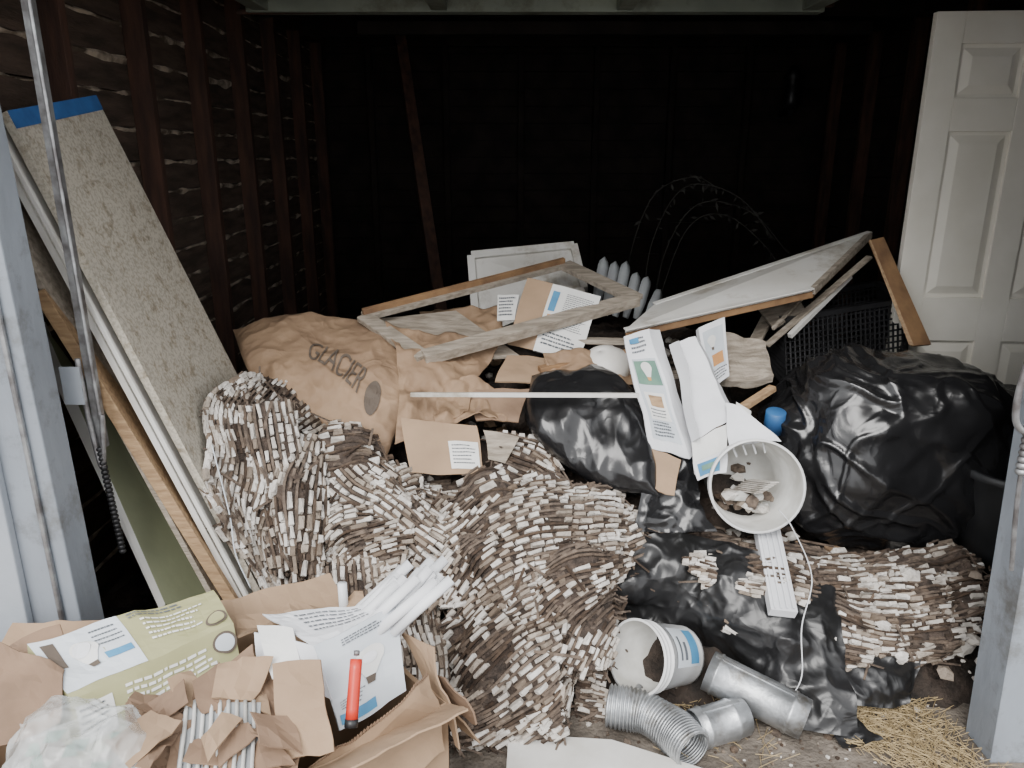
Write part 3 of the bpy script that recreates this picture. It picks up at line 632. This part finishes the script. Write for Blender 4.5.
# ---------------------------------------------------------------- black plastic
def bagblob(name,c,rad,sd,knot=None):
    bm=bmesh.new(); bmesh.ops.create_icosphere(bm,subdivisions=7,radius=1)
    for v in bm.verts:
        d=v.co.normalized(); q=Vector([math.copysign(abs(x)**.80,x) for x in d])
        nz=.11*noise.noise(d*1.6+Vector((sd,0,0)))+.05*noise.noise(d*3.4+Vector((sd,2,0)))
        wp=d+Vector((noise.noise(d*1.5+Vector((3,sd,0))),noise.noise(d*1.5+Vector((0,sd,7))),noise.noise(d*1.5+Vector((sd,9,0)))))*.25
        # long taut creases hanging diagonally from the gathered top
        def fold(p,k): return max(0,1-abs(noise.noise(p))*k)
        cre=.045*fold(Vector((wp.x*2.4+wp.z*1.8+sd,wp.y*1.8,wp.z*.5)),4.5)+.024*fold(Vector((wp.x*3.8-wp.z*2.2+sd,wp.y*2.6,wp.z*.8)),4.5)+.022*fold(Vector((wp.x*.9+sd,wp.y*1.3,wp.z*3.6+wp.x*1.2)),5)
        cre+=.005*fold(Vector((wp.x*9+wp.z*3,wp.y*8+sd,wp.z*2.4)),4)
        p=q*(1+nz+cre); v.co=Vector(c)+Vector((p.x*rad[0],p.y*rad[1],p.z*rad[2]))
        if v.co.z<.02: v.co.z=.02
    me=bpy.data.meshes.new(name); bm.to_mesh(me); bm.free(); me.materials.append(M['blackbag'])
    for p in me.polygons:p.use_smooth=True
    ob=bpy.data.objects.new(name,me); bpy.context.scene.collection.objects.link(ob); return ob
bagblob('black_garbage_bag',(1.365,2.63,.565),(.415,.31,.355),2)
bagblob('black_garbage_bag',(1.95,2.75,.38),(.3,.3,.35),9)
o=O('black_garbage_bag')
o.pillow(net('7 270 81,29 275 82,45 260 78/5 255 70,27 250 73,47 245 67/11 245 62,29 235 54,48 230 52'),120,90,'blackbag',thick=.06,amp=.04,fr=4,rid=.014,rfr=4,aniso=(1.4,1,.6),sd=4)
o.patch(net('40 250 70,63 245 60/42 233 55,62 230 46/39 226 42,66 224 42'),70,60,'blackbag',amp=.03,fr=6,rid=.018,rfr=6,sd=11)
o.done()
o=O('black_plastic_sheet')
o.patch(net('28 222 38,55 226 41,80 220 35,100 212 28/30 214 30,56 215 31,79 202 27,98 198 19/36 219 20,58 211 20,79 190 10,98 183 4/40 214 2,62 206 2,78 186 2,96 180 1'),150,110,'blackbag2',amp=.04,fr=5,rid=.022,rfr=5,sd=31)
o.patch(net('84 200 10,98 200 8/88 188 4,100 186 3/92 176 1,104 178 1'),40,40,'blackbag2',amp=.02,fr=9,rid=.012,rfr=10,sd=38)
o.patch(net('88 212 24,110 212 22,128 208 18/90 198 12,112 196 10,122 198 8/92 192 4,110 190 3,118 192 3'),60,40,'blackbag2',amp=.03,fr=6,rid=.018,rfr=7,sd=44)
o.done()
o=O('plastic_bin'); o.lathe((1.66,2.35,.25),(0,0,1),[(0,0),(.12,0),(.15,.33),(.165,.335),(.165,.36),(.15,.36),(.12,.02),(0,.02)],'bin'); o.done()
# ---------------------------------------------------------------- white six-panel door
dm=Matrix.Rotation(math.radians(-4),4,'Z'); dm.translation=Vector((1.565,3.10,.06))
o=O('panel_door',.002); W_,Hh=.78,2.04
o.box((0,.014,0),(W_,.036,Hh),'door')
st=.105; pw=(W_-3*st)/2
rows=[(.22,.80),(.98,1.62),(1.74,1.93)]
for x0 in (0,st+pw,2*st+2*pw): o.box((x0,0,0),(x0+st,.014,Hh),'door')
z0=0
for a_,b_ in rows+[(Hh,Hh)]:
    for x0 in (st,2*st+pw): o.box((x0,0,z0),(x0+pw,.014,a_),'door')
    z0=b_
for a_,b_ in rows:
    for x0 in (st,2*st+pw):
        x1=x0+pw; g=.014; h=.045
        o.add([(x0+g,.014,a_+g),(x1-g,.014,a_+g),(x1-g,.014,b_-g),(x0+g,.014,b_-g),(x0+h,.002,a_+h),(x1-h,.002,a_+h),(x1-h,.002,b_-h),(x0+h,.002,b_-h)],[(0,1,5,4),(1,2,6,5),(2,3,7,6),(3,0,4,7),(4,5,6,7)],'door')
ob=o.done(); ob.matrix_world=dm
o=O('door_support_block'); o.box((1.6,3.06,0),(2.3,3.16,.058),'wood'); o.done()
o=O('leaning_post',.003); o.beam((-.75,5.6,2.35),(-.38,4.45,.40),.07,.05,'stud'); o.done()
o=O('wall_lantern'); o.lathe((2.15,6.3,1.93),(0,0,1),[(0,0),(.05,0),(.06,.05),(.06,.16),(.04,.2),(.07,.22),(.02,.3),(0,.31)],'blackp',20); o.beam((2.15,6.3,1.9),(2.15,6.5,1.9),.04,.04,'blackp'); o.done()
o=O('dried_plant')
for P_ in ([(.72,4.2,.75),(.76,4.2,1.15),(.92,4.2,1.43),(1.20,4.2,1.38),(1.42,4.2,1.15)],[(.80,4.25,.75),(.95,4.25,1.20),(1.15,4.25,1.28),(1.38,4.25,1.12),(1.52,4.25,.95)],[(.78,4.22,.75),(.84,4.22,1.1),(1.0,4.22,1.34),(1.28,4.22,1.30),(1.50,4.2,1.08)],[(.66,4.2,.75),(.64,4.2,1.05),(.75,4.2,1.38),(.95,4.2,1.48),(1.1,4.2,1.42)]):
    P_=[Vector(p) for p in P_]; o.tube(P_,.003,'twig',5,30)
    for k in range(22):
        t=.3+.7*k/22; p=spl(P_,t); d=Vector((U(-1,1),U(-.5,.5),U(-1,.3))).normalized()*U(.02,.055); s_=Vector((d.z,0,-d.x))*.16
        o.add([p,p+d*.5+s_,p+d,p+d*.5-s_],[(0,1,2,3)],'twig')
o.done()
# ---------------------------------------------------------------- foreground cartons
def carton(name,f,h,flaps,m='card'):
    o=O(name,.001); f=[Vector((*p,0)) for p in f]; up=Vector((0,0,h)); c=sum(f,Vector())/4
    for i in range(4):
        a,b=f[i],f[(i+1)%4]; n=((a+b)/2-c).normalized()
        o.slab([a,b,b+up,a+up],.005,m,n=n)
        if flaps[i]:
            l,drop=flaps[i]; d=n*l+Vector((0,0,drop)); ins=(b-a)*.04
            o.slab([a+up,b+up,b+up+d-ins,a+up+d+ins],.004,m)
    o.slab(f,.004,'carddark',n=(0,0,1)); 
    return o
o=carton('cardboard_box',[(-.47,1.17),(-.14,1.42),(-.38,1.70),(-.72,1.49)],.44,[(.10,.06),(.08,-.16),(.14,.10),None]); o.done(crumple=.014,cf=6)
o=carton('cardboard_box',[(-1.25,1.12),(-.60,1.12),(-.60,1.52),(-1.25,1.52)],.42,[None,None,(.12,.08),(.15,.05)]); o.done(crumple=.018,cf=6)
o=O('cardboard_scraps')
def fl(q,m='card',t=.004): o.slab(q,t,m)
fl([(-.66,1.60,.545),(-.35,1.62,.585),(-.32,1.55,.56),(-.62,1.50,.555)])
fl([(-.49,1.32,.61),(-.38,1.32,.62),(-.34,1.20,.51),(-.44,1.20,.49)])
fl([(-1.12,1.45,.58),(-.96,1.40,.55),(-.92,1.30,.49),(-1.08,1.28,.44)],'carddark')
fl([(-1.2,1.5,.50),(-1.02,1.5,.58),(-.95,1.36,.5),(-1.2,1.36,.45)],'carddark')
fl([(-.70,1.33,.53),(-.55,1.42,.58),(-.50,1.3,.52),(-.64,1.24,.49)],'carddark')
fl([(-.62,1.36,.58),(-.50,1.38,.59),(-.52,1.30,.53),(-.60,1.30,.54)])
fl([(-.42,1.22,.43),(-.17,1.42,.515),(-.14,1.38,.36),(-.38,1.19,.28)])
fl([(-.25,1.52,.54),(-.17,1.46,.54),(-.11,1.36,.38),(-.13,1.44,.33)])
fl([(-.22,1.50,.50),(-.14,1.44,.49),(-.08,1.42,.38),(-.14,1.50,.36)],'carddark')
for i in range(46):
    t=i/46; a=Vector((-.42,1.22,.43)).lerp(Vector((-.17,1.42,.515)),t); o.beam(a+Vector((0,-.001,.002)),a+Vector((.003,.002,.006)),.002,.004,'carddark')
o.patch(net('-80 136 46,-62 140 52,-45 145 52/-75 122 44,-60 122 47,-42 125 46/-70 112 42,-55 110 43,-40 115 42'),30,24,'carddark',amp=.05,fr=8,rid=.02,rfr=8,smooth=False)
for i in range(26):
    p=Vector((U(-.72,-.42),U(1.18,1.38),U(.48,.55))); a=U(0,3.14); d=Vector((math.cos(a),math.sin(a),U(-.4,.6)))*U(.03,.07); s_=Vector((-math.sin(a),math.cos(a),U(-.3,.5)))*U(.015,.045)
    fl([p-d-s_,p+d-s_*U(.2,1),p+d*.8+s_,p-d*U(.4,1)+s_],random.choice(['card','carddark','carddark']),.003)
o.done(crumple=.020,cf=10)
o=O('light_fixture_carton',.001)
q=[(-1.06,1.45,.565),(-.71,1.60,.615),(-.63,1.50,.575),(-.93,1.35,.53)]
o.slab(q,.006,'olive'); o.sub(q,(.0,.46),(0,1),'pale'); o.bulb(q,.23,.40,.075,.30,'label','print',off=.004); o.disc(q,(.22,.40),.018,'white',off=.006); o.sub(q,(.04,.11),(.1,.6),'print',off=.003)
o.lines(q,4,'ink',a=(.30,.44),b=(.12,.5),off=.003,fill=.3); o.sub(q,(.30,.44),(.6,.72),'lblblue',off=.003)
o.lines(q,5,'label',a=(.55,.9),b=(.25,.75),fill=.35,off=.004); o.lines(q,2,'ink',a=(.5,.85),b=(.06,.2),fill=.4,off=.004); o.disc(q,(.93,.75),.022,'print',off=.004); o.disc(q,(.93,.75),.017,'olive',off=.005)
q2=[(-.93,1.35,.53),(-.63,1.50,.575),(-.60,1.45,.46),(-.88,1.29,.40)]
o.slab(q2,.006,'olive'); q3=o.sub(q2,(.02,.22),(.25,.75),'label'); o.lines(q3,5,'ink',fill=.35); o.lines(q2,4,'label',a=(.3,.9),b=(.2,.6),off=.003); o.disc(q2,(.93,.25),.025,'print',off=.003); o.disc(q2,(.93,.25),.020,'pale',off=.004)
o.slab([(-1.06,1.45,.565),(-.93,1.35,.53),(-.88,1.29,.40),(-1.05,1.42,.44)],.005,'olive',n=(-1,-.3,.1)); o.done(crumple=.014)
o=O('lamp_carton',.001)
q=[(-.42,1.40,.60),(-.265,1.52,.625),(-.225,1.42,.47),(-.36,1.31,.46)]
o.slab(q,.006,'pale'); o.bulb(q,.58,.42,.20,.24,'label','print',off=.003); o.disc(q,(.58,.42),.018,'white',off=.005,asp=.6); o.sub(q,(.05,.6),(.86,.96),'lblblue'); o.lines(q,3,'ink',a=(.3,.8),b=(.06,.16),off=.003); o.lines(q,4,'ink',a=(.1,.5),b=(.70,.84),off=.003,fill=.3)
o.slab([(-.57,1.47,.58),(-.42,1.40,.60),(-.38,1.34,.52),(-.55,1.42,.53)],.005,'white'); o.slab([(-.57,1.53,.59),(-.30,1.55,.61),(-.28,1.52,.60),(-.42,1.40,.60)],.004,'white'); 
o.lines([(-.57,1.53,.59),(-.30,1.55,.61),(-.28,1.52,.60),(-.42,1.40,.60)],5,'ink',a=(.2,.8),b=(.2,.8),off=.004,fill=.3)
o.slab([(-.56,1.47,.60),(-.47,1.44,.61),(-.44,1.36,.54),(-.50,1.36,.55)],.004,'label'); o.done(crumple=.012)
o=O('trim_strip_bundle')
for i in range(22):
    b0=Vector((-.40+U(0,.15),1.50+U(-.03,.06),.55+U(-.01,.03))); t0=b0+Vector((.12+U(-.02,.02),.07+U(-.02,.02),.095+U(-.01,.03)))
    a=(t0-b0).normalized(); sd=a.cross(Vector((0,-.7,.7))).normalized(); up=sd.cross(a)
    vs=[];K=6
    for e in (b0,t0):
        for k in range(K+1):
            th=math.pi*k/K; vs.append(e+sd*.012*math.cos(th)+up*.009*math.sin(th))
    o.add(vs,[(k,k+1,k+K+2,k+K+1) for k in range(K)],'slat',True)
o.done(.0015)
o=O('white_tube'); o.tube([(-.40,1.6,.50),(-.40,1.6,.63)],.011,'slat',14,2); o.done()
o=O('utility_lighter'); o.tube([(-.315,1.33,.62),(-.318,1.27,.525)],.0125,'red',18,6); o.tube([(-.318,1.27,.525),(-.3185,1.262,.512)],.0135,'blackp',18,2); o.tube([(-.3148,1.334,.626),(-.3145,1.338,.634)],.006,'steel',12,2); o.done()
o=O('ribbed_plastic_tray')
o.slab([(-.665,1.31,.532),(-.51,1.31,.532),(-.47,1.13,.470),(-.62,1.13,.470)],.004,'blade')
for i in range(9):
    x=-.66+i*.017; o.tube([(x,1.31,.536),(x+.02,1.24,.514),(x+.045,1.13,.474)],.004,'bucketin',8,10)
o.done()
o=O('clear_plastic_bag'); o.pillow(net('-98 128 47,-84 130 51,-70 126 50/-95 120 49,-82 120 53,-68 118 51/-95 112 44,-82 112 48,-66 112 46'),110,90,'clear',thick=.03,amp=.03,fr=9,rid=.024,rfr=8)
for i in range(7):
    x=U(-.92,-.76);y=U(1.13,1.24); o.slab([(x,y,.53),(x+U(.01,.04),y,.535),(x+.03,y-.02,.525),(x,y-.02,.52)],.002,'lblgreen')
o.done()
o=O('white_board',.002); o.slab([(-.01,1.80,.03),(.28,1.775,.03),(.62,1.62,.03),(-.02,1.55,.03)],.012,'whitelam',n=(0,0,1)); o.done()
# ---------------------------------------------------------------- light + camera
w=bpy.data.worlds.new('World'); bpy.context.scene.world=w; w.use_nodes=True
bg=w.node_tree.nodes['Background']; bg.inputs[0].default_value=(.97,.98,1,1); bg.inputs[1].default_value=2.2
sd=bpy.data.lights.new('overcast_sun','SUN'); sd.energy=4.0; sd.angle=math.radians(36); sd.color=(1,.98,.95)
so=bpy.data.objects.new('overcast_sun',sd); bpy.context.scene.collection.objects.link(so); so.rotation_euler=(math.radians(47),0,math.radians(-16))
cd=bpy.data.cameras.new('camera'); cam=bpy.data.objects.new('camera',cd); bpy.context.scene.collection.objects.link(cam)
cd.sensor_width=36; cd.lens=36*769/1024; cam.location=(0,0,1.6); cam.rotation_euler=(math.radians(90-16.7),0,0); cd.clip_start=.05
bpy.context.scene.camera=cam
